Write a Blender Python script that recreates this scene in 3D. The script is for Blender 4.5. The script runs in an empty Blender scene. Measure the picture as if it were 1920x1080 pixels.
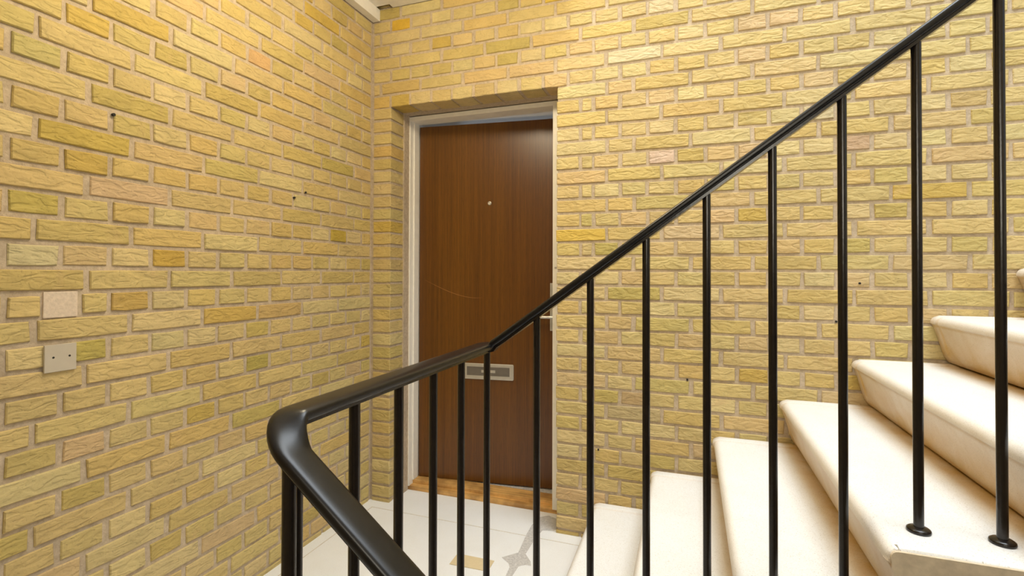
import bpy, bmesh, math, random
from mathutils import Vector, Matrix
random.seed(7)
S = bpy.context.scene
COL = S.collection

# ------------------------------------------------------------------ camera
F_PX, CY = 940.51, 502.17
PITCH, ROLL, YAW = 0.0104, 0.0026, -0.3394
CAM = Vector((1.6026, -2.2826, 1.2093))
cyw, syw = math.cos(YAW), math.sin(YAW)
Fv = Vector((syw * math.cos(PITCH), cyw * math.cos(PITCH), math.sin(PITCH)))
R0 = Vector((cyw, -syw, 0)); U0 = R0.cross(Fv)
Rv = math.cos(ROLL) * R0 + math.sin(ROLL) * U0
Uv = -math.sin(ROLL) * R0 + math.cos(ROLL) * U0
cd = bpy.data.cameras.new('camera'); cam = bpy.data.objects.new('camera', cd); COL.objects.link(cam)
m = Matrix((( Rv.x, Uv.x, -Fv.x, CAM.x), (Rv.y, Uv.y, -Fv.y, CAM.y), (Rv.z, Uv.z, -Fv.z, CAM.z), (0, 0, 0, 1)))
cam.matrix_world = m
cd.sensor_width = 36; cd.lens = F_PX * 36 / 1920; cd.shift_y = (CY - 540) / 1920; cd.clip_start = 0.02
S.camera = cam

# ------------------------------------------------------------------ world, lights, exposure
w = bpy.data.worlds.new('world'); S.world = w; w.use_nodes = True
bg = w.node_tree.nodes['Background']; bg.inputs[0].default_value = (0.85, 0.93, 1.0, 1); bg.inputs[1].default_value = 0.22
def area(name, loc, target, sx, sy, power, col):
    l = bpy.data.lights.new(name, 'AREA'); l.shape = 'RECTANGLE'; l.size = sx; l.size_y = sy; l.energy = power; l.color = col
    o = bpy.data.objects.new(name, l); COL.objects.link(o); o.location = loc
    o.rotation_euler = (Vector(target) - Vector(loc)).to_track_quat('-Z', 'Y').to_euler()
    return o
area('skylight_daylight', (2.55, -1.3, 4.85), (2.55, -1.3, 0), 2.2, 2.2, 152, (0.87, 0.94, 1.0))
area('added_front_fill', (1.75, -2.95, 1.75), (0.7, 0.0, 1.75), 1.5, 0.7, 22, (1.0, 0.93, 0.78))  # added soft fill behind the camera; the front wall has no window
area('window_daylight', (4.45, -1.5, 2.6), (0.6, -1.2, 1.0), 2.2, 1.7, 4, (0.90, 0.95, 1.0))
area('flat_daylight', (0.55, 0.85, 1.9), (0.6, 0.4, 1.6), 0.8, 0.8, 1.6, (0.75, 0.87, 1.0))
lp = bpy.data.lights.new('landing_lamp_light', 'POINT'); lp.shadow_soft_size = 0.09; lp.energy = 28; lp.color = (1.0, 0.87, 0.62)
lo = bpy.data.objects.new('landing_lamp_light', lp); COL.objects.link(lo); lo.location = (0.85, -1.10, 2.47)
vs = S.view_settings
vs.view_transform = 'Standard'; vs.look = 'None'; vs.exposure = 0.24; vs.gamma = 1.0; vs.use_curve_mapping = False

# ------------------------------------------------------------------ helpers
def link(name, me, parent=None, **props):
    o = bpy.data.objects.new(name, me); COL.objects.link(o)
    if parent: o.parent = parent
    for k, v in props.items(): o[k] = v
    return o
def mesh(name, bm, mat, smooth=False):
    me = bpy.data.meshes.new(name); bm.normal_update(); bm.to_mesh(me); bm.free()
    if mat: me.materials.append(mat)
    if smooth:
        for p in me.polygons: p.use_smooth = True
    return me
def empty(name, loc=(0, 0, 0), **props):
    o = bpy.data.objects.new(name, None); COL.objects.link(o); o.location = loc; o.empty_display_size = 0.1
    for k, v in props.items(): o[k] = v
    return o
def box(bm, x0, x1, y0, y1, z0, z1, bev=0.0):
    r = bmesh.ops.create_cube(bm, size=1)
    bmesh.ops.transform(bm, matrix=Matrix.Translation(((x0 + x1) / 2, (y0 + y1) / 2, (z0 + z1) / 2)) @ Matrix.Diagonal((x1 - x0, y1 - y0, z1 - z0, 1)), verts=r['verts'])
    if bev:
        es = list({e for v in r['verts'] for e in v.link_edges})
        bmesh.ops.bevel(bm, geom=es, offset=bev, segments=2, profile=0.7, affect='EDGES')
def boxes(name, mat, lst, parent=None, bev=0.0, **props):
    bm = bmesh.new()
    for b in lst: box(bm, *b, bev=bev)
    return link(name, mesh(name, bm, mat), parent, **props)
def cyl(bm, p0, p1, r, seg=20, caps=True, r2=None):
    p0, p1 = Vector(p0), Vector(p1); d = p1 - p0
    q = d.to_track_quat('Z', 'Y').to_matrix().to_4x4()
    bmesh.ops.create_cone(bm, cap_ends=caps, segments=seg, radius1=r, radius2=r if r2 is None else r2, depth=d.length, matrix=Matrix.Translation((p0 + p1) / 2) @ q)
def lathe(bm, prof, seg=24, M=Matrix.Identity(4)):
    rings = []
    for r, z in prof:
        rings.append([bm.verts.new(M @ Vector((r * math.cos(2 * math.pi * k / seg), r * math.sin(2 * math.pi * k / seg), z))) for k in range(seg)])
    for a, b in zip(rings, rings[1:]):
        for k in range(seg): bm.faces.new((a[k], a[(k + 1) % seg], b[(k + 1) % seg], b[k]))
    bm.faces.new(rings[-1]); bm.faces.new(rings[0][::-1])
def smooth_some(me, lim=0.6):
    for p in me.polygons: p.use_smooth = True
    try: me.set_sharp_from_angle(angle=lim)
    except Exception: pass

# ------------------------------------------------------------------ materials
def new_mat(name):
    mt = bpy.data.materials.new(name); mt.use_nodes = True; nt = mt.node_tree
    return mt, nt, nt.nodes['Principled BSDF']
def N(nt, t, **kw):
    n = nt.nodes.new(t)
    for k, v in kw.items():
        if k in n.inputs.keys() if isinstance(k, str) else False: n.inputs[k].default_value = v
        else: setattr(n, k, v)
    return n
def noise(nt, vec, scale, detail=4, rough=0.55, dist=0.0):
    n = nt.nodes.new('ShaderNodeTexNoise'); n.inputs['Scale'].default_value = scale; n.inputs['Detail'].default_value = detail
    n.inputs['Roughness'].default_value = rough; n.inputs['Distortion'].default_value = dist
    if vec: nt.links.new(vec, n.inputs['Vector'])
    return n
def ramp(nt, fac, stops):
    r = nt.nodes.new('ShaderNodeValToRGB'); nt.links.new(fac, r.inputs[0])
    el = r.color_ramp.elements
    while len(el) < len(stops): el.new(0.5)
    for e, (p, c) in zip(el, stops):
        e.position = p; e.color = (c, c, c, 1) if isinstance(c, (int, float)) else (*c, 1)
    return r
def mix(nt, mode, fac, a, b):
    n = nt.nodes.new('ShaderNodeMix'); n.data_type = 'RGBA'; n.blend_type = mode
    for i, v in ((0, fac), (6, a), (7, b)):
        if isinstance(v, (int, float)): n.inputs[i].default_value = v
        elif isinstance(v, tuple): n.inputs[i].default_value = (*v, 1)
        else: nt.links.new(v, n.inputs[i])
    return n.outputs[2]
def bump(nt, h, strength, dist, bsdf, prev=None):
    b = nt.nodes.new('ShaderNodeBump'); b.inputs['Strength'].default_value = strength; b.inputs['Distance'].default_value = dist
    nt.links.new(h, b.inputs['Height'])
    if prev: nt.links.new(prev, b.inputs['Normal'])
    nt.links.new(b.outputs[0], bsdf.inputs['Normal']); return b.outputs[0]
def plain(name, col, rough=0.5, metal=0.0, var=0.06, scale=30, bumpd=0.0, coat=0.0, spec=0.5):
    mt, nt, b = new_mat(name)
    geo = nt.nodes.new('ShaderNodeNewGeometry')
    n = noise(nt, geo.outputs['Position'], scale)
    c = ramp(nt, n.outputs['Fac'], [(0.3, tuple(x * (1 - var) for x in col)), (0.7, tuple(min(1, x * (1 + var)) for x in col))])
    nt.links.new(c.outputs[0], b.inputs['Base Color']); b.inputs['Roughness'].default_value = rough; b.inputs['Metallic'].default_value = metal
    b.inputs['Coat Weight'].default_value = coat; b.inputs['Specular IOR Level'].default_value = spec
    if bumpd: bump(nt, n.outputs['Fac'], 1.0, bumpd, b)
    return mt

def brick_material():
    mt, nt, b = new_mat('yellow_brick')
    geo = nt.nodes.new('ShaderNodeNewGeometry'); P = geo.outputs['Position']
    oi = nt.nodes.new('ShaderNodeObjectInfo'); at = nt.nodes.new('ShaderNodeAttribute'); at.attribute_name = 'tone'
    base = mix(nt, 'MULTIPLY', 1.0, oi.outputs['Color'], at.outputs['Color'])
    # shift the grain from brick to brick by its own tone
    off = nt.nodes.new('ShaderNodeVectorMath'); off.operation = 'SCALE'; off.inputs['Scale'].default_value = 9.0; nt.links.new(base, off.inputs[0])
    ad = nt.nodes.new('ShaderNodeVectorMath'); nt.links.new(P, ad.inputs[0]); nt.links.new(off.outputs[0], ad.inputs[1]); V = ad.outputs[0]
    n1 = noise(nt, V, 14, 5, 0.6, 0.6); r1 = ramp(nt, n1.outputs['Fac'], [(0.25, 0.86), (0.55, 1.0), (0.8, 1.08)])
    c = mix(nt, 'MULTIPLY', 1.0, base, r1.outputs[0])
    n2 = noise(nt, V, 9, 3, 0.5, 1.0); r2 = ramp(nt, n2.outputs['Fac'], [(0.62, 0.0), (0.78, 0.28)])
    c = mix(nt, 'MIX', r2.outputs[0], c, (0.56, 0.36, 0.19))
    n4 = noise(nt, V, 7, 3, 0.6, 0.5); r4 = ramp(nt, n4.outputs['Fac'], [(0.66, 0.0), (0.78, 0.30)])
    c = mix(nt, 'MIX', r4.outputs[0], c, (0.28, 0.22, 0.05))
    n3 = noise(nt, V, 160, 3, 0.6); r3 = ramp(nt, n3.outputs['Fac'], [(0.30, 0.78), (0.42, 1.0)])
    c = mix(nt, 'MULTIPLY', 1.0, c, r3.outputs[0])
    nt.links.new(c, b.inputs['Base Color']); b.inputs['Roughness'].default_value = 0.68; b.inputs['Specular IOR Level'].default_value = 0.35
    # sand-moulded folds: diagonal ripples, warped
    mp = nt.nodes.new('ShaderNodeMapping'); nt.links.new(V, mp.inputs[0])
    mp.inputs['Rotation'].default_value = (0.0, math.radians(28), 0.0); mp.inputs['Scale'].default_value = (20, 20, 52)
    f1 = noise(nt, mp.outputs[0], 1.0, 1.5, 0.4, 1.1)
    mp2 = nt.nodes.new('ShaderNodeMapping'); nt.links.new(V, mp2.inputs[0])
    mp2.inputs['Rotation'].default_value = (math.radians(-25), 0.0, 0.0); mp2.inputs['Scale'].default_value = (20, 20, 52)
    f2 = noise(nt, mp2.outputs[0], 1.0, 1.5, 0.4, 1.1)
    sx = nt.nodes.new('ShaderNodeSeparateXYZ'); nt.links.new(geo.outputs['True Normal'], sx.inputs[0])
    ab = nt.nodes.new('ShaderNodeMath'); ab.operation = 'ABSOLUTE'; nt.links.new(sx.outputs[0], ab.inputs[0])
    fm = nt.nodes.new('ShaderNodeMix'); nt.links.new(ab.outputs[0], fm.inputs[0]); nt.links.new(f1.outputs['Fac'], fm.inputs[2]); nt.links.new(f2.outputs['Fac'], fm.inputs[3])
    rr = ramp(nt, fm.outputs[0], [(0.25, 0.0), (0.42, 0.3), (0.55, 0.75), (0.75, 1.0)])
    rr.color_ramp.interpolation = 'EASE'
    q = bump(nt, rr.outputs[0], 0.55, 0.0060, b)
    bump(nt, n3.outputs['Fac'], 0.5, 0.0012, b, q)
    return mt
def mortar_material():
    mt, nt, b = new_mat('pinkish_mortar')
    geo = nt.nodes.new('ShaderNodeNewGeometry'); P = geo.outputs['Position']
    n = noise(nt, P, 60, 5, 0.7); n0 = noise(nt, P, 3, 3)
    c = ramp(nt, n.outputs['Fac'], [(0.3, (0.42, 0.33, 0.225)), (0.7, (0.61, 0.495, 0.365))])
    c0 = ramp(nt, n0.outputs['Fac'], [(0.3, 0.86), (0.7, 1.08)])
    nt.links.new(mix(nt, 'MULTIPLY', 1.0, c.outputs[0], c0.outputs[0]), b.inputs['Base Color']); b.inputs['Roughness'].default_value = 0.95
    bump(nt, n.outputs['Fac'], 0.9, 0.004, b)
    return mt
def terrazzo_material():
    mt, nt, b = new_mat('cream_terrazzo')
    geo = nt.nodes.new('ShaderNodeNewGeometry'); P = geo.outputs['Position']
    at = nt.nodes.new('ShaderNodeAttribute'); at.attribute_name = 'stain_shade'
    n = noise(nt, P, 420, 2, 0.5); r = ramp(nt, n.outputs['Fac'], [(0.27, (0.52, 0.47, 0.38)), (0.36, (0.80, 0.80, 0.79)), (0.62, (0.855, 0.865, 0.87)), (0.75, (0.90, 0.91, 0.92))])
    n2 = noise(nt, P, 5, 5, 0.6, 0.4); r2 = ramp(nt, n2.outputs['Fac'], [(0.3, (0.96, 0.955, 0.94)), (0.6, (1, 1, 1))])
    c = mix(nt, 'MULTIPLY', 1.0, r.outputs[0], r2.outputs[0])
    v = nt.nodes.new('ShaderNodeTexVoronoi'); v.inputs['Scale'].default_value = 55; nt.links.new(P, v.inputs['Vector'])
    rv = ramp(nt, v.outputs['Distance'], [(0.045, 0.35), (0.075, 0.0)])
    c = mix(nt, 'MIX', rv.outputs[0], c, (0.32, 0.26, 0.18))
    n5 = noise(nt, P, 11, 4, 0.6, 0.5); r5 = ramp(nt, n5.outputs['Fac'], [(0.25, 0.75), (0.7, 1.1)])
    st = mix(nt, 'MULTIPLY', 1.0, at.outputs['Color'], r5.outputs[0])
    c = mix(nt, 'MULTIPLY', st, c, (0.62, 0.40, 0.155))  # ochre staining together with shade painted into the step colour
    nt.links.new(c, b.inputs['Base Color']); b.inputs['Roughness'].default_value = 0.42; b.inputs['Specular IOR Level'].default_value = 0.4
    bump(nt, n.outputs['Fac'], 0.15, 0.0006, b)
    return mt
def wood_door_material():
    mt, nt, b = new_mat('mahogany_veneer')
    tc = nt.nodes.new('ShaderNodeTexCoord')
    mp = nt.nodes.new('ShaderNodeMapping'); nt.links.new(tc.outputs['Object'], mp.inputs[0]); mp.inputs['Scale'].default_value = (70, 70, 1.1)
    n = noise(nt, mp.outputs[0], 1.0, 6, 0.65, 0.25)
    mp2 = nt.nodes.new('ShaderNodeMapping'); nt.links.new(tc.outputs['Object'], mp2.inputs[0]); mp2.inputs['Scale'].default_value = (7, 7, 0.25)
    n2 = noise(nt, mp2.outputs[0], 1.0, 3, 0.5)
    mp3 = nt.nodes.new('ShaderNodeMapping'); nt.links.new(tc.outputs['Object'], mp3.inputs[0]); mp3.inputs['Scale'].default_value = (260, 260, 14)
    n3 = noise(nt, mp3.outputs[0], 1.0, 3, 0.6)
    c = ramp(nt, n.outputs['Fac'], [(0.25, (0.080, 0.027, 0.0025)), (0.5, (0.125, 0.046, 0.0035)), (0.75, (0.175, 0.068, 0.006))])
    c2 = ramp(nt, n2.outputs['Fac'], [(0.3, (0.80, 0.72, 0.72)), (0.7, (1.12, 1.12, 1.05))])
    c3 = ramp(nt, n3.outputs['Fac'], [(0.3, 0.7), (0.5, 1.0)])
    cc = mix(nt, 'MULTIPLY', 1.0, c.outputs[0], c2.outputs[0]); cc = mix(nt, 'MULTIPLY', 1.0, cc, c3.outputs[0])
    nt.links.new(cc, b.inputs['Base Color']); b.inputs['Roughness'].default_value = 0.32; b.inputs['Specular IOR Level'].default_value = 0.5
    bump(nt, n3.outputs['Fac'], 0.25, 0.0006, b)
    return mt
def oak_material():
    mt, nt, b = new_mat('oiled_oak')
    tc = nt.nodes.new('ShaderNodeTexCoord')
    mp = nt.nodes.new('ShaderNodeMapping'); nt.links.new(tc.outputs['Object'], mp.inputs[0]); mp.inputs['Scale'].default_value = (3, 60, 60)
    n = noise(nt, mp.outputs[0], 1.0, 5, 0.6, 0.5)
    c = ramp(nt, n.outputs['Fac'], [(0.3, (0.50, 0.27, 0.08)), (0.6, (0.78, 0.46, 0.15)), (0.8, (0.84, 0.56, 0.25))])
    n2 = noise(nt, tc.outputs['Object'], 9, 4); r2 = ramp(nt, n2.outputs['Fac'], [(0.35, (0.55, 0.5, 0.45)), (0.6, (1, 1, 1))])
    nt.links.new(mix(nt, 'MULTIPLY', 1.0, c.outputs[0], r2.outputs[0]), b.inputs['Base Color']); b.inputs['Roughness'].default_value = 0.45
    return mt

M_BRICK = brick_material(); M_MORTAR = mortar_material(); M_TERR = terrazzo_material()
M_DOOR = wood_door_material(); M_OAK = oak_material()
M_PAINT = plain('cream_frame_paint', (0.87, 0.83, 0.75), 0.38, var=0.03)
M_PLASTER = plain('white_plaster', (0.80, 0.76, 0.69), 0.85, var=0.04, bumpd=0.0008)
M_FARWALL = plain('yellow_painted_wall', (0.42, 0.35, 0.22), 0.9)
M_BLACK = plain('black_handrail_vinyl', (0.006, 0.0055, 0.006), 0.30, var=0.35, scale=50, spec=0.38)
M_BLACKM = plain('black_painted_metal', (0.010, 0.007, 0.006), 0.22, var=0.3, scale=80, bumpd=0.0003)
M_ALU = plain('brushed_aluminium', (0.62, 0.60, 0.56), 0.35, metal=0.85)
M_GREYMETAL = plain('tarnished_grey_metal', (0.20, 0.18, 0.16), 0.4, metal=0.6)
M_PLATE = plain('grey_cover_plate', (0.52, 0.46, 0.37), 0.45, var=0.03)
M_PATCH = plain('pale_pink_plaster', (0.66, 0.54, 0.42), 0.9, var=0.10, scale=90, bumpd=0.002)
M_DARK = plain('dark_hole', (0.015, 0.012, 0.010), 0.8)
M_GREYREP = plain('grey_repair_mortar', (0.52, 0.50, 0.48), 0.85, var=0.22, scale=110, bumpd=0.001)
M_CARD = plain('beige_card', (0.66, 0.54, 0.33), 0.7, var=0.04, scale=60)
M_SCRATCH = plain('pale_scratch', (0.34, 0.16, 0.05), 0.5)
M_GROOVE = plain('groove_dirt', (0.62, 0.57, 0.48), 0.8, var=0.1)

# ------------------------------------------------------------------ the setting
MOD = 0.0666667
def Zj(i): return (37.3 - i) * MOD            # bed joint i, counted down from above the opening
XL, XJ, SOF = 0.117, 1.016, Zj(6)
REC = 0.0060                                   # mortar sits this deep behind the brick faces
HT = 3.35                                      # brick facing reaches this high; plaster above
wall_left = boxes('wall_left', M_MORTAR, [(-0.25, -REC, -3.0, 0.3, -1.6, HT)], kind='structure')
wall_back = boxes('wall_back', M_MORTAR, [(-REC, XL - REC, REC, 0.42, -1.6, HT), (XJ + REC, 4.5, REC, 0.42, -1.6, HT), (XL - REC, XJ + REC, REC, 0.42, SOF + 0.004, HT)], kind='structure')
boxes('wall_right', M_FARWALL, [(4.5, 4.7, -3.0, 0.42, -1.6, 1.7), (4.5, 4.7, -3.0, 0.42, 3.5, 5.0), (4.5, 4.7, -3.0, -2.6, 1.7, 3.5), (4.5, 4.7, -0.4, 0.42, 1.7, 3.5)], kind='structure')
boxes('wall_front', M_FARWALL, [(-0.25, 4.7, -3.2, -3.0, -1.6, 5.0)], kind='structure')
boxes('wall_upper', M_PLASTER, [(1.15, 4.5, 0.0, 0.42, HT, 5.0), (1.0, 1.15, -3.0, 0.42, HT, 5.0)], kind='structure')
win = boxes('window_1', M_PAINT, [(4.52, 4.60, -2.6, -2.54, 1.7, 3.5), (4.52, 4.60, -0.46, -0.4, 1.7, 3.5), (4.52, 4.60, -2.54, -0.46, 1.7, 1.76), (4.52, 4.60, -2.54, -0.46, 3.44, 3.5), (4.53, 4.58, -1.53, -1.47, 1.76, 3.44)], kind='structure')
CEIL = 2.615
boxes('ceiling', M_PLASTER, [(0.124, 1.15, -3.0, 0.0, CEIL, CEIL + 0.2), (-0.0, 0.124, -3.0, -0.035, CEIL, CEIL + 0.2)], kind='structure')
bm = bmesh.new()
bmesh.ops.create_grid(bm, x_segments=1, y_segments=1, size=0.5)
bm.free()
boxes('ceiling_upper', M_PLASTER, [(1.0, 1.4, -3.0, 0.42, 4.95, 5.0), (3.7, 4.7, -3.0, 0.42, 4.95, 5.0), (1.4, 3.7, -3.0, -2.45, 4.95, 5.0), (1.4, 3.7, -0.15, 0.42, 4.95, 5.0)], kind='structure')
trim = boxes('trim_1', M_PLASTER, [(0.0008, 0.045, -3.0, -0.0008, 2.553, CEIL)], kind='structure', bev=0.002)

# landing floor with a fine border groove along the walls
LX = 1.262
fl = bmesh.new()
box(fl, -0.006, LX, -1.155, 0.006, -0.2, 0.0)
box(fl, XL - 0.006, XJ + 0.006, 0.006, 0.19, -0.2, 0.0)
box(fl, -0.006, 1.165, -3.0, -1.155, -0.2, 0.0)
floor = link('floor', mesh('floor', fl, M_TERR), kind='structure')
def strip(name, pts, wd, z0, z1, mat, parent, **pr):
    bm = bmesh.new()
    for (a, b) in zip(pts, pts[1:]):
        a, b = Vector((*a, 0)), Vector((*b, 0)); d = (b - a).normalized(); n = Vector((-d.y, d.x, 0)) * wd / 2
        vs_ = []
        for z in (z0, z1):
            for p in (a - d * wd / 2 - n, b + d * wd / 2 - n, b + d * wd / 2 + n, a - d * wd / 2 + n): vs_.append(bm.verts.new((p.x, p.y, z)))
        for f in ((3, 2, 1, 0), (4, 5, 6, 7), (0, 1, 5, 4), (1, 2, 6, 5), (2, 3, 7, 6), (3, 0, 4, 7)): bm.faces.new([vs_[i] for i in f])
    return link(name, mesh(name, bm, mat), parent, **pr)
strip('border_joint', [(0.058, -2.9), (0.058, -0.068), (1.19, -0.072)], 0.004, -0.001, 0.0008, M_GROOVE, floor)
def poly_slab(name, pts, z0, z1, mat, parent=None, **pr):
    bm = bmesh.new()
    a = [bm.verts.new((x, y, z0)) for x, y in pts]; b = [bm.verts.new((x, y, z1)) for x, y in pts]
    bm.faces.new(b)
    for i in range(len(pts)): j = (i + 1) % len(pts); bm.faces.new((a[i], a[j], b[j], b[i]))
    bmesh.ops.recalc_face_normals(bm, faces=bm.faces[:])
    return link(name, mesh(name, bm, mat), parent, **pr)
poly_slab('repair_patch', [(0.941, 0.150), (0.905, 0.120), (0.890, 0.03), (0.892, -0.06), (0.905, -0.215), (0.850, -0.273), (0.893, -0.305), (0.906, -0.33), (0.912, -0.40), (0.908, -0.52), (0.930, -0.52), (0.936, -0.38), (0.938, -0.311), (0.960, -0.292), (0.986, -0.290), (0.975, -0.262), (0.938, -0.215), (0.940, -0.09), (0.952, 0.0), (1.00, 0.012), (1.016, 0.038), (1.0, 0.124)], -0.002, 0.0010, M_GREYREP, floor, label='grey mortar repair in the white floor')

# ------------------------------------------------------------------ bricks
PAL = [((0.560, 0.430, 0.180), 36), ((0.550, 0.405, 0.150), 18), ((0.585, 0.465, 0.220), 18), ((0.525, 0.405, 0.150), 10), ((0.560, 0.415, 0.185), 10), ((0.560, 0.410, 0.205), 3), ((0.480, 0.370, 0.120), 4), ((0.510, 0.360, 0.095), 1)]
PT = sum(p[1] for p in PAL)
def tone():
    r = random.random() * PT
    for c, wt in PAL:
        r -= wt
        if r <= 0: break
    k = random.uniform(0.95, 1.05)
    return tuple(min(1, x * k * random.uniform(0.975, 1.025)) for x in c)
def brick_geo(L, H, D, rnd):
    """front face at z=0 looking +z, length along x, height along y, body to z=-D; about 48 triangles"""
    hx, hy = L / 2, H / 2; nx = 3 if L > 0.15 else 2
    out = []
    def j(a): return rnd.uniform(-a, a)
    c = 0.004
    for k in range(nx + 1): out.append((-hx + L * k / nx, -hy))
    for k in range(nx + 1): out.append((hx - L * k / nx, hy))
    o = []
    for (x, y) in out:
        cx = abs(abs(x) - hx) < 1e-6
        o.append((x * (1 - (rnd.uniform(0.0, 0.004) / max(hx, .02) if cx else 0)) + (0 if cx else j(0.012)), y + j(0.0013) - math.copysign(rnd.uniform(0, 0.0018) if cx else 0, y)))
    n = len(o)
    vsx = [(x * (1 - 0.0026 / hx), y * (1 - 0.0026 / hy), j(0.0006)) for x, y in o] + [(x, y, -0.0032) for x, y in o] + [(x, y, -D) for x, y in o]
    fs = [tuple(range(n))]
    for a in (0, n):
        for k in range(n):
            q = (k + 1) % n
            fs.append((a + k, a + n + k, a + n + q, a + q))
    return vsx, fs
POOL = {}
def brick_mesh(L, H, D):
    key = (round(L, 3), round(H, 3), round(D, 3))
    lst = POOL.setdefault(key, [])
    if len(lst) < 8:
        rnd = random.Random(hash(key) % 9999 + len(lst))
        v, f = brick_geo(L, H, D, rnd)
        me = bpy.data.meshes.new('brick'); me.from_pydata(v, [], f); me.materials.append(M_BRICK)
        ca = me.color_attributes.new('tone', 'FLOAT_COLOR', 'POINT'); ca.data.foreach_set('color', [1.0] * (4 * len(v)))
        lst.append(me); return me
    return random.choice(lst)
def px_area(c, L, H, nrm):
    d = c - CAM; z = d.dot(Fv)
    if z < 0.05: return 0, False
    u = 960 + F_PX * d.dot(Rv) / z; v = CY - F_PX * d.dot(Uv) / z
    vis = -40 < u < 1960 and -40 < v < 1120
    return L * H * abs(nrm.dot(d)) / (z ** 3), vis
class Wall:
    def __init__(s, parent, origin, along, normal, spots):
        s.spots = spots
        s.p, s.o, s.a, s.n = parent, Vector(origin), Vector(along), Vector(normal); s.items = []
    def add(s, s0, s1, zc, H=0.0547, D=0.03, col=None, proud=None, force=False):
        L = s1 - s0
        if L < 0.02: return
        for a_, z_, c_ in s.spots:
            if s0 <= a_ <= s1 and abs(z_ - zc) < H / 2 + 0.006: col = c_
        c = s.o + s.a * (s0 + s1) / 2 + Vector((0, 0, zc + random.uniform(-0.0012, 0.0012)))
        off = random.uniform(-0.0022, 0.0012) if proud is None else proud
        x = s.a; z = s.n; y = Vector((0, 0, 1))
        if x.cross(y).dot(z) < 0: x = -x
        R = Matrix((x, y, z)).transposed().to_4x4()
        R = R @ Matrix.Rotation(random.uniform(-0.0045, 0.0045), 4, 'Z') @ Matrix.Rotation(random.uniform(-0.010, 0.010), 4, 'X') @ Matrix.Rotation(random.uniform(-0.005, 0.005), 4, 'Y')
        M = Matrix.Translation(c + s.n * off) @ R
        a, vis = px_area(c, L, H, s.n)
        s.items.append((a if vis else 0, M, round(L, 3), H, D, col or tone()))
    def build(s, limit=298):
        s.items.sort(key=lambda t: -t[0])
        V, Fc, C = [], [], []
        for k, (a, M, L, H, D, col) in enumerate(s.items):
            if k < limit and a > 0:
                o = link('brick', brick_mesh(L, H, D), s.p); o.matrix_world = M; o.color = (*col, 1)
            else:
                v, f = brick_geo(L, H, D, random)
                b = len(V); V += [tuple(M @ Vector(p)) for p in v]; Fc += [tuple(b + i for i in q) for q in f]; C += [*col, 1.0] * len(v)
        me = bpy.data.meshes.new('brickwork'); me.from_pydata(V, [], Fc); me.materials.append(M_BRICK)
        ca = me.color_attributes.new('tone', 'FLOAT_COLOR', 'POINT'); ca.data.foreach_set('color', C)
        o = link('brickwork', me, s.p, kind='stuff'); o.color = (1, 1, 1, 1)

# individual bricks that stand out by their own colour: (distance along the wall, height, colour)
SPOT_L = [(0.743, 2.052, (0.57, 0.36, 0.16)), (1.338, 1.935, (0.54, 0.38, 0.09)), (1.368, 1.589, (0.50, 0.37, 0.09)), (1.478, 1.791, (0.48, 0.40, 0.15)), (1.224, 1.454, (0.56, 0.40, 0.23)), (1.518, 1.376, (0.47, 0.37, 0.10)), (1.473, 1.253, (0.55, 0.47, 0.26)), (1.105, 1.250, (0.50, 0.33, 0.07)), (1.329, 0.987, (0.46, 0.37, 0.10)), (1.232, 1.120, (0.50, 0.34, 0.10)), (0.250, 1.382, (0.47, 0.34, 0.06)), (0.622, 1.051, (0.52, 0.36, 0.14)), (0.393, 2.412, (0.52, 0.36, 0.08)), (0.737, 0.852, (0.42, 0.34, 0.09)), (1.144, 1.621, (0.56, 0.44, 0.20)), (1.369, 1.730, (0.58, 0.45, 0.19))]
SPOT_B = [(0.186, 2.514, (0.62, 0.39, 0.045)), (1.135, 1.392, (0.58, 0.40, 0.08)), (2.219, 1.725, (0.48, 0.33, 0.20)), (1.268, 1.988, (0.56, 0.40, 0.16)), (1.304, 1.707, (0.57, 0.42, 0.22)), (1.500, 1.717, (0.62, 0.46, 0.34)), (0.980, 2.494, (0.60, 0.42, 0.07)), (1.500, 2.356, (0.58, 0.46, 0.26)), (1.257, 0.602, (0.46, 0.36, 0.18)), (1.351, 0.627, (0.44, 0.31, 0.15)), (2.244, 2.097, (0.50, 0.38, 0.15)), (2.559, 1.863, (0.50, 0.36, 0.15)), (2.062, 1.856, (0.56, 0.47, 0.28)), (0.071, 2.122, (0.58, 0.40, 0.13)), (0.079, 1.879, (0.58, 0.40, 0.14)), (0.075, 1.482, (0.54, 0.38, 0.09)), (1.598, 1.376, (0.57,0.43,0.24)), (1.466, 2.202, (0.60, 0.50, 0.30))]
J = 0.0115
def pieces(joints, lo, hi):
    js = sorted(j for j in joints if lo + 0.02 < j < hi - 0.02)
    e = [lo] + js + [hi]
    out = []
    for a, b in zip(e, e[1:]):
        out.append((a + (J / 2 if a != lo else 0), b - (J / 2 if b != hi else 0)))
    return out
WL = Wall(wall_left, (0, 0, 0), (0, -1, 0), (1, 0, 0), SPOT_L)
GOLD = (0.66, 0.42, 0.055)
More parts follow.
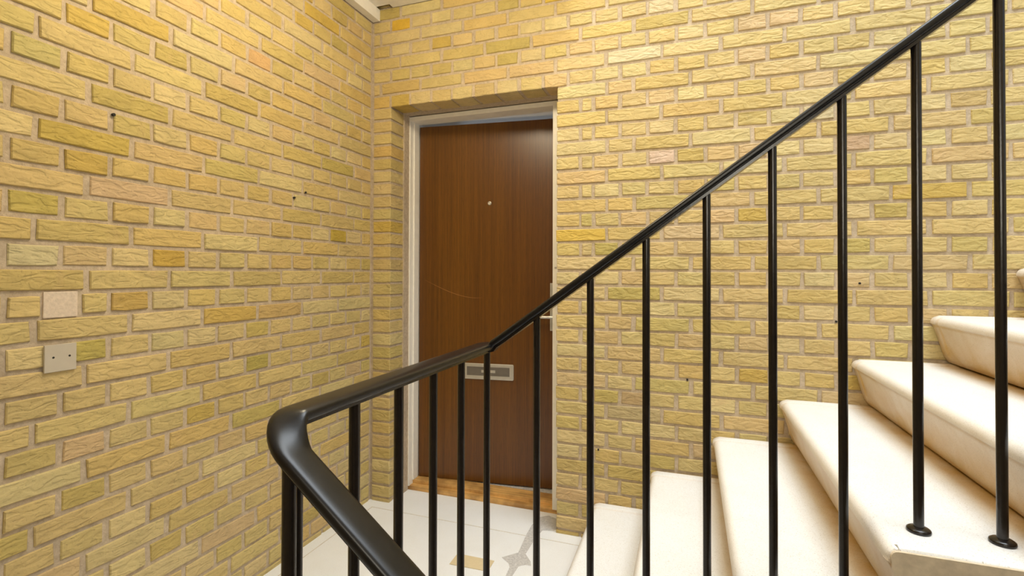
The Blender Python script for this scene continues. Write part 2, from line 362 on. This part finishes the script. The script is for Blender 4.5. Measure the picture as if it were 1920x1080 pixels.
for i in range(-13, 48):
    zc = Zj(i + 0.5); H = 0.0547
    lo, hi = 0.012, 2.98
    if i == 37 : zc, H = 0.006, 0.020
    if i > 37: continue
    if i % 2 == 0: js = [0.087 + 0.12 * n for n in range(30)]
    elif i % 4 == 3: js = [0.147 + 0.24 * n for n in range(15)]
    else: js = [0.267 + 0.24 * n for n in range(15)]
    if i == 37: js = [0.13 + 0.24 * n for n in range(15)]
    for a, b in pieces(js, lo, hi):
        m_ = (a + b) / 2; col = None
        # the one swapped for a plaster square, and the cover plate below it
        if i == 20 and a < 1.40 < b + 0.03 and b - a < 0.2:
            a2 = a
            if a < 1.36: WL.add(a, 1.358, zc)
            if b > 1.452: WL.add(1.452, b, zc)
            continue
        if i == 20 and (abs(m_ - 1.40) < 0.10):
            if b > 1.452 and a < 1.452: WL.add(1.452, b, zc)
            elif a < 1.358 and b > 1.358: WL.add(a, 1.358, zc)
            elif b <= 1.358 or a >= 1.452: WL.add(a, b, zc)
            continue
        WL.add(a + random.uniform(-.002, .002), b + random.uniform(-.002, .002), zc, H, col=col)
WL.build()
WB = Wall(wall_back, (0, 0, 0), (1, 0, 0), (0, -1, 0), SPOT_B)
for i in range(-13, 48):
    zc = Zj(i + 0.5); H = 0.0547
    if i == 37: zc, H = 0.006, 0.018
    if i < 6:
        if i % 2: js = [XJ + 0.174 + 0.12 * n for n in range(-9, 29)]
        elif i % 4 == 0: js = [XJ - 0.006 + 0.24 * n for n in range(-5, 15)]
        else: js = [XJ + 0.114 + 0.24 * n for n in range(-5, 15)]
        for a, b in pieces(js, 0.006, 4.48):
            ln = i == 5 and b > XL - .02 and a < XJ + .02
            WB.add(a + random.uniform(-.002, .002), b + random.uniform(-.002, .002), zc - (0.0028 if ln else 0), 0.0605 if ln else H, D=0.115 if ln else 0.03)
    else:
        if i <= 37: WB.add(0.006, XL, zc, H, D=0.122 if i < 37 else .03, proud=0.0, col=tone())
        if i % 2: js = [0.114, 0.174] + [0.294 + 0.12 * n for n in range(28)]
        elif i % 4 == 0: js = [0.234 + 0.24 * n for n in range(14)]
        else: js = [0.234, 0.354] + [0.594 + 0.24 * n for n in range(13)]
        for a, b in pieces([XJ + q for q in js], XJ, 4.48):
            WB.add(a + random.uniform(-.002, .002), b + random.uniform(-.002, .002), zc, H, D=0.122 if a < XJ + .01 else 0.03)
WB.build()

# plaster square and blank cover plate on the left wall
boxes('plaster_patch', M_PATCH, [(-0.008, -0.0005, -1.447, -1.368, 1.086, 1.156)], wall_left, bev=0.003, label='pale square of plaster where a brick is missing')
sp = boxes('cover_plate', M_PLATE, [(0.0015, 0.008, -1.4475, -1.3745, 0.942, 1.015)], bev=0.0016, label='blank grey square cover plate screwed to the brick wall below a plaster patch', category='wall plate')
for y in (-1.428, -1.391):
    bm = bmesh.new(); lathe(bm, [(0.0028, 0.0070), (0.0028, 0.0084), (0.0014, 0.0086)], 12, Matrix.Translation((0, y, 0.981)) @ Matrix.Rotation(math.pi / 2, 4, 'Y'))
    link('screw', mesh('screw', bm, M_DARK), sp, label='dark screw head')

# old nail holes in the brickwork
for x, z in [(2.147, 1.022), (2.226, 1.173), (1.595, 0.754), (1.214, 0.41)]: 
    bm = bmesh.new(); cyl(bm, (x, -0.0030, z), (x, 0.004, z), 0.0042, 10); link('nail_hole', mesh('nail_hole', bm, M_DARK), wall_back)
for t_, z in [(0.494, 1.564), (0.561, 1.531), (1.282, 1.674)]:
    bm = bmesh.new(); cyl(bm, (0.0030, -t_, z), (-0.004, -t_, z), 0.0045, 10); link('nail_hole', mesh('nail_hole', bm, M_DARK), wall_left)

# ------------------------------------------------------------------ door and its frame
fr = boxes('trim_2', M_PAINT, [(XL - 0.012, 0.131, 0.172, 0.36, 0.022, 2.082), (0.953, XJ + 0.012, 0.172, 0.42, 0.022, 2.082)], kind='structure', bev=0.002)
boxes('frame_head', M_PAINT, [(0.131, 0.953, 0.1725, 0.262, 2.058, 2.082), (0.131, 0.953, 0.258, 0.42, 2.072, 2.082)], fr, bev=0.0015)
boxes('rebate_strip', M_PAINT, [(0.131, 0.139, 0.205, 0.256, 0.045, 2.058), (0.947, 0.953, 0.205, 0.256, 0.045, 2.058)], fr, bev=0.0015)
boxes('mortar_fillet', M_MORTAR, [(XL - 0.004, XL + 0.006, 0.121, 0.174, 0.0, SOF), (XJ - 0.004, XJ + 0.004, 0.121, 0.174, 0.0, SOF), (XL, XJ, 0.114, 0.174, SOF - 0.001, SOF + 0.006)], wall_back)
bm = bmesh.new(); lathe(bm, [(0.006, 0), (0.006, 0.002), (0.003, 0.004)], 12, Matrix.Translation((0.969, 0.172, 1.237)) @ Matrix.Rotation(math.pi / 2, 4, 'X'))
link('screw', mesh('screw', bm, M_ALU), fr)
th = boxes('trim_3', M_OAK, [(XL + 0.001, 0.99, 0.178, 0.222, 0.0, 0.024), ], kind='structure', bev=0.003)
boxes('sill_board', M_OAK, [(0.131, 0.953, 0.212, 0.300, 0.0, 0.044)], th, bev=0.003)
boxes('inner_sill', M_GREYREP, [(0.131, 0.953, 0.30, 0.60, 0.0, 0.040)], th)
boxes('wall_inner', M_PLASTER, [(-0.3, 1.5, 0.9, 1.0, -0.1, 3.0), (-0.3, 0.10, 0.42, 0.9, -0.1, 3.0), (1.3, 1.5, 0.42, 0.9, -0.1, 3.0), (-0.3, 1.5, 0.42, 1.0, 2.5, 2.6), (-0.3, 1.5, 0.42, 1.0, -0.1, 0.0)], kind='structure')
ANG = math.atan2(0.116, 0.993)
door = empty('door_1', (0.141, 0.261, 0.0), kind='structure', label='dark brown mahogany veneer flush door standing slightly ajar')
door.rotation_euler.z = ANG
# local frame: x along the leaf, -y towards the landing
leaf = boxes('door_leaf', M_DOOR, [(0.0, 0.835, 0.0, 0.042, 0.047, 2.048)], door, bev=0.0015)
slot = empty('letter_plate', (0, 0, 0)); slot.parent = door; slot['label'] = 'brushed metal letter plate with a narrow flap'
def ring_plate(name, x0, x1, z0, z1, ix0, ix1, iz0, iz1, y0, y1, mat, parent, rad=0.008):
    def rr(a, b, c, d, r, n=5):
        pts = []
        for cx, cz, s in ((b - r, d - r, 0), (a + r, d - r, 1), (a + r, c + r, 2), (b - r, c + r, 3)):
            for k in range(n + 1):
                t = math.pi / 2 * (s + k / n); pts.append((cx + r * math.cos(t), cz + r * math.sin(t)))
        return pts
    o = rr(x0, x1, z0, z1, rad); o2 = rr(x0 + .002, x1 - .002, z0 + .002, z1 - .002, rad * .8); i = rr(ix0, ix1, iz0, iz1, 0.001)
    bm = bmesh.new()
    L = [[bm.verts.new((x, y, z)) for x, z in pts] for pts, y in ((o, y1), (o, y0 + .001), (o2, y0), (i, y0), (i, y1))]
    for a, b in zip(L, L[1:]):
        for k in range(len(a)): q = (k + 1) % len(a); bm.faces.new((a[k], a[q], b[q], b[k]))
    bmesh.ops.recalc_face_normals(bm, faces=bm.faces[:])
    return link(name, mesh(name, bm, mat), parent)
ring_plate('plate_rim', 0.262, 0.557, 0.618, 0.705, 0.288, 0.534, 0.638, 0.687, -0.006, 0.0, M_ALU, slot)
ring_plate('inner_rim', 0.286, 0.536, 0.636, 0.689, 0.300, 0.524, 0.646, 0.678, -0.0045, 0.0, M_GREYMETAL, slot, 0.003)
boxes('flap', M_GREYMETAL, [(0.300, 0.524, -0.003, 0.001, 0.646, 0.678)], slot, bev=0.0008)
boxes('name_strip', M_ALU, [(0.372, 0.452, -0.0046, -0.0028, 0.655, 0.670)], slot, bev=0.0007)
bm = bmesh.new(); lathe(bm, [(0.011, 0.0), (0.011, 0.002), (0.008, 0.0035), (0.005, 0.003), (0.002, 0.0025)], 20, Matrix.Translation((0.416, 0, 1.598)) @ Matrix.Rotation(math.pi / 2, 4, 'X'))
link('peephole', mesh('peephole', bm, M_ALU, True), door)
hd = boxes('handle_plate', M_ALU, [(0.757, 0.797, -0.008, 0.0, 0.898, 1.155)], door, bev=0.003)
bm = bmesh.new(); cyl(bm, (0.777, -0.006, 0.974), (0.777, -0.052, 0.974), 0.009); cyl(bm, (0.783, -0.050, 0.974), (0.665, -0.050, 0.974), 0.008)
me = mesh('lever', bm, M_ALU); smooth_some(me); link('lever', me, hd)
# old scratch across the veneer
bm = bmesh.new(); prev = None
for k in range(15):
    t = k / 14; x = 0.034 + 0.343 * t; z = 1.168 - 0.165 * t + 0.07 * t * t * t * 0.98; hw = 0.0012 * math.sin(math.pi * (0.05 + 0.9 * t))
    a = [bm.verts.new((x, -0.0004, z + hw)), bm.verts.new((x, -0.0004, z - hw))]
    if prev: bm.faces.new((prev[0], a[0], a[1], prev[1]))
    prev = a
link('scratch', mesh('scratch', bm, M_SCRATCH), door)
# flat card on the landing
card = poly_slab('card', [(0.664, -0.394), (0.662, -0.313), (0.831, -0.311), (0.833, -0.388)], 0.0004, 0.003, M_CARD, None, label='flat beige rectangular card lying on the white landing floor', category='card')

# ------------------------------------------------------------------ staircase
RISE, RUN, X0, Z0 = 0.1764, 0.2507, 1.197, 0.170
YO = -1.155
def arc(cx, cz, r, a0, a1, n):
    return [(cx + r * math.cos(math.radians(a0 + (a1 - a0) * k / n)), cz + r * math.sin(math.radians(a0 + (a1 - a0) * k / n))) for k in range(n + 1)]
def step_profile(depth=RUN, foot=RISE):
    """(x, z, stain) from the riser's foot up over the nosing to the back of the tread; nose at x=0, top at z=0"""
    b = 0.040
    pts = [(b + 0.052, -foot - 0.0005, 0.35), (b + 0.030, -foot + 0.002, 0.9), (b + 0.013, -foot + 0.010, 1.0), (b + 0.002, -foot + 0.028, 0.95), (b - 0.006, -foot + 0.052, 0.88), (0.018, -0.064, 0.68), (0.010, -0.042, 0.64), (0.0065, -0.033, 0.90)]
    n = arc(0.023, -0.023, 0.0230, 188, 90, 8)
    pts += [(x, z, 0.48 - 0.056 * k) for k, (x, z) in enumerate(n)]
    pts += [(0.05, 0, 0.0), (0.14, 0, 0.0), (depth + b - 0.070, 0.0, 0.02), (depth + b - 0.040, 0.0, 0.30), (depth + b - 0.010, 0.0, 0.80), (depth + b + 0.02, 0.0, 1.0), (depth + b + 0.045, -0.0015, 0.9)]  # rear of tread: wax stain plus corner shade painted in
    return pts
def make_step(xn, zt, y0, y1, mirror=1, name='step', parent=None, foot=RISE, under=0.115):
    prof = step_profile(foot=foot); bm = bmesh.new(); lay = bm.verts.layers.float_color.new('stain_shade')
    # wall border: slightly proud band, then the plain body
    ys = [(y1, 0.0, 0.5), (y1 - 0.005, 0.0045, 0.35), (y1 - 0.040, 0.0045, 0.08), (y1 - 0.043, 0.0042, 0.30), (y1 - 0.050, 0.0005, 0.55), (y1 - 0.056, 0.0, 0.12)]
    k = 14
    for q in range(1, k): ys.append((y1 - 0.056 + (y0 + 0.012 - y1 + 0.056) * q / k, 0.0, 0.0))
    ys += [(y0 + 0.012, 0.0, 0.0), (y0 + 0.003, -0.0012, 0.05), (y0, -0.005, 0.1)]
    rows = []
    for (y, e, sa) in ys:
        row = []
        for (x, z, s) in prof:
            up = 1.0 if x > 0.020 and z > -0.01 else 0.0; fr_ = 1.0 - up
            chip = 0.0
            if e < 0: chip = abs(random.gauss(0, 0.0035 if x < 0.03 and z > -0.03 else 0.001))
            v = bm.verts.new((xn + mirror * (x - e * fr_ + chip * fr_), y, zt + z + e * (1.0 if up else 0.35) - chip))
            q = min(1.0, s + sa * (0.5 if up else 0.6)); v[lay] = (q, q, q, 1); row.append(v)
        rows.append(row)
    for a, b in zip(rows, rows[1:]):
        for i in range(len(a) - 1): bm.faces.new((a[i], a[i + 1], b[i + 1], b[i]) if mirror > 0 else (a[i], b[i], b[i + 1], a[i + 1]))
    # closed body: underside and ends
    for row, flip in ((rows[0], 1), (rows[-1], 0)):
        low = [bm.verts.new((row[-1].co.x, row[-1].co.y, row[-1].co.z - under)), bm.verts.new((row[0].co.x, row[0].co.y, row[0].co.z - 0.09))]
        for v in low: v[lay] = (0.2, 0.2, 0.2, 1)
        loop = row + low
        f = bm.faces.new(loop if (flip == 0) == (mirror > 0) else loop[::-1])
        if flip: lowa = low
        else: lowb = low
    bm.faces.new((lowa[0], lowa[1], lowb[1], lowb[0]))
    bm.faces.new((rows[0][-1], lowa[0], lowb[0], rows[-1][-1]))
    bmesh.ops.recalc_face_normals(bm, faces=bm.faces[:])
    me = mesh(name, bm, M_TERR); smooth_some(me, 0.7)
    return link(name, me, parent)
stair = empty('staircase', (X0, -0.58, 0), kind='thing', label='cream terrazzo staircase rising beside the brick wall with rounded nosings', category='stairs')
M_END = plain('tan_terrazzo_end', (0.62, 0.52, 0.38), 0.55, var=0.12, scale=60, bumpd=0.0006)
NUP = 8
for k in range(NUP):
    xn, zt = X0 + RUN * k, Z0 + RISE * k
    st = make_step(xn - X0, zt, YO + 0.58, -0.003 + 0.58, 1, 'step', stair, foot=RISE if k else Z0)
    # end face: a frame of worn cement around a recessed panel
    if k >= 1:
        bm = bmesh.new(); x = xn - X0; y = YO + 0.58
        def rrect(a, b, c, d, sl, r, n=4):
            pts = []
            for cx, cz, s in ((b - r, d - r, 0), (a + r, d - r, 1), (a + r + sl, c + r, 2), (b - r, c + r, 3)):
                for q in range(n + 1):
                    t = math.pi / 2 * (s + q / n); pts.append((cx + r * math.cos(t), cz + r * math.sin(t)))
            return pts
        o = rrect(x + 0.008, x + RUN + 0.018, zt - RISE - 0.075, zt - 0.006, 0.03, 0.012)
        i1 = rrect(x + 0.052, x + RUN + 0.006, zt - RISE - 0.035, zt - 0.045, 0.02, 0.012)
        i2 = rrect(x + 0.056, x + RUN + 0.002, zt - RISE - 0.031, zt - 0.049, 0.02, 0.010)
        Ls = [[bm.verts.new((px, yy, pz)) for px, pz in pts] for pts, yy in ((o, y + 0.006), (o, y - 0.0055), (i1, y - 0.006), (i2, y + 0.001))]
        for a, b in zip(Ls, Ls[1:]):
            for q in range(len(a)): r_ = (q + 1) % len(a); bm.faces.new((a[q], a[r_], b[r_], b[q]))
        bm.faces.new(Ls[-1])
        bmesh.ops.recalc_face_normals(bm, faces=bm.faces[:])
        link('end_panel', mesh('end_panel', bm, M_END), st, label='tan worn end face with a recessed panel')
# soffit slab under the flight, joined below the steps
bm = bmesh.new()
x1 = RUN * (NUP - 1) + 0.30; zt1 = Z0 + RISE * (NUP - 1)
P = [(0.10, -0.02), (x1, zt1 - 0.11), (x1, zt1 - 0.30), (0.10, -0.2)]
a = [bm.verts.new((x, YO + 0.58 + 0.012, z)) for x, z in P]; b = [bm.verts.new((x, 0.575, z)) for x, z in P]
bm.faces.new(a); bm.faces.new(b[::-1])
for i in range(4): bm.faces.new((a[i], b[i], b[(i + 1) % 4], a[(i + 1) % 4]))
bmesh.ops.recalc_face_normals(bm, faces=bm.faces[:])
link('soffit_slab', mesh('soffit_slab', bm, M_PLASTER), stair)
HLX = X0 + RUN * (NUP - 1) + 0.295
boxes('floor_half_landing', M_TERR, [(HLX, 4.5, -3.0, 0.006, zt1 - 0.2, zt1)], kind='structure')
# lower flight, going down on the near side of the stairwell
def side_flight(z, label):
    t = empty(label, (1.165, -2.4, z), kind='structure')
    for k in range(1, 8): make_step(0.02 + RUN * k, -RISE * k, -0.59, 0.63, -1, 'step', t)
    bm = bmesh.new()
    P = [(0.0, -0.10), (RUN * 7 + 0.02, -RISE * 7 - 0.10), (RUN * 7 + 0.02, -RISE * 7 - 0.28), (0.0, -0.30)]
    a = [bm.verts.new((x, -0.59, zz)) for x, zz in P]; b = [bm.verts.new((x, 0.615, zz)) for x, zz in P]
    bm.faces.new(a); bm.faces.new(b[::-1])
    for i in range(4): bm.faces.new((a[i], b[i], b[(i + 1) % 4], a[(i + 1) % 4]))
    bmesh.ops.recalc_face_normals(bm, faces=bm.faces[:])
    link('soffit_slab', mesh('soffit_slab', bm, M_PLASTER), t)
    return t
side_flight(0.0, 'floor_flight_down')
side_flight(RISE * 16, 'ceiling_flight_above')
boxes('floor_lower_landing', M_TERR, [(1.165 + RUN * 8 - 0.1, 4.5, -3.0, 0.006, -1.62, -RISE * 8)], kind='structure')

# ------------------------------------------------------------------ railing
rail = empty('stair_railing', (1.105, -1.072, 0), label='black stair railing with thin round balusters and a smooth moulded handrail', category='railing')
RO = Vector((1.105, -1.072, 0))
YU, XLV, YD, ZL = -1.072, 1.105, -1.780, 1.0200
SU = 0.728
def zup(x): return 1.1115 + SU * (x - 1.242)
SD = 0.77
path = []
def addp(x, y, z): path.append(Vector((x, y, z)))
xs = 3.05
while xs > 1.16: addp(xs, YU, zup(xs)); xs -= 0.09
addp(1.150, YU, zup(1.150)); addp(1.128, YU, zup(1.128) + .001)
r1 = 0.016
for k in range(6):
    t = math.radians(90 + 90 * k / 5); addp(XLV + r1 + r1 * math.cos(t), YU - r1 + r1 * math.sin(t), ZL)
yy = YU - 0.04
while yy > YD + 0.07: addp(XLV, yy, ZL); yy -= 0.05
r2 = 0.036; XB = XLV + r2
def zdn(x): return 0.9327 - SD * (x - 1.2)
zend = zdn(XB)
for k in range(11):
    t = math.radians(180 + 90 * k / 10); x = XB + r2 * math.cos(t); y = YD + r2 + r2 * math.sin(t); e = k / 10
    addp(x, y, ZL + (zend - ZL) * e * e * (1.7 - 0.7 * e))
x = XB + 0.015
while x < 2.3: addp(x, YD, zdn(x)); x += 0.05
def sweep(name, path, prof, mat, dz=0.0):
    bm = bmesh.new(); rings = []; n = len(path)
    for i, p in enumerate(path):
        t = (path[min(i + 1, n - 1)] - path[max(i - 1, 0)]).normalized()
        h = Vector((t.x, t.y, 0)).normalized(); side = Vector((h.y, -h.x, 0)); up = side.cross(t)
        if up.z < 0: up = -up
        rings.append([bm.verts.new(p - RO + side * a + up * (b + dz)) for a, b in prof])
    for a, b in zip(rings, rings[1:]):
        for k in range(len(prof)): q = (k + 1) % len(prof); bm.faces.new((a[k], a[q], b[q], b[k]))
    bm.faces.new(rings[0][::-1]); bm.faces.new(rings[-1])
    bmesh.ops.recalc_face_normals(bm, faces=bm.faces[:])
    me = mesh(name, bm, mat); smooth_some(me, 0.9); return link(name, me, rail)
def supr(w, h, n=28, e=2.7):
    return [(w / 2 * math.copysign(abs(math.cos(t)) ** (2 / e), math.cos(t)), h / 2 * math.copysign(abs(math.sin(t)) ** (2 / e), math.sin(t))) for t in [2 * math.pi * k / n for k in range(n)]]
sweep('handrail', path, supr(0.0474, 0.0185, 32, 3.2), M_BLACK)
sweep('rail_bar', path, [(-0.014, -0.003), (0.014, -0.003), (0.014, 0.003), (-0.014, 0.003)], M_BLACKM, dz=-0.0115)
bal_me = {}
def baluster(x, y, zb_, zt_):
    key = round(zt_ - zb_, 3)
    if key not in bal_me:
        bm = bmesh.new(); cyl(bm, (0, 0, 0.0), (0, 0, key), 0.0088, 20, True)
        me = mesh('baluster', bm, M_BLACKM); smooth_some(me, 0.8); bal_me[key] = me
    o = link('baluster', bal_me[key], rail); o.location = Vector((x, y, zb_)) - RO
    c = link('collar', COLLAR, o)
bm = bmesh.new(); lathe(bm, [(0.0198, 0.0), (0.0206, 0.003), (0.0198, 0.0062), (0.0165, 0.0085), (0.0115, 0.0092), (0.0086, 0.011)], 28)
COLLAR = mesh('collar', bm, M_BLACKM); smooth_some(COLLAR, 0.8)
ux = [1.107, 1.242, 1.377, 1.508, 1.640, 1.773, 1.903, 2.031, 2.162] + [2.162 + 0.1305 * k for k in range(1, 7)]
for x in ux:
    k = math.floor((x - X0) / RUN)
    z = 0.0 if k < 0 else Z0 + RISE * k
    baluster(x, YU, z, (zup(x) if x > 1.12 else ZL) - 0.014)
for y in (-1.224, -1.358, -1.489, -1.617, -1.741): baluster(XLV, y, 0.0, ZL - 0.013)
for j_, x in enumerate([1.130, 1.29, 1.42, 1.55, 1.68, 1.81, 1.94, 2.07, 2.2]):
    k = math.floor((x - 1.185) / RUN) + 1
    z = 0.0 if x < 1.16 else -RISE * k
    baluster(x, YD, z, zdn(x) - 0.014)

# landing lamp: a plain round opal fitting on the landing ceiling, above and behind the viewer
lampo = empty('ceiling_lamp', (0.85, -1.10, CEIL), label='round opal lamp on the landing ceiling', category='lamp')
bm = bmesh.new(); lathe(bm, [(0.13, 0.0), (0.13, -0.03), (0.125, -0.035)], 32)
link('lamp_base', mesh('lamp_base', bm, M_PAINT), lampo)
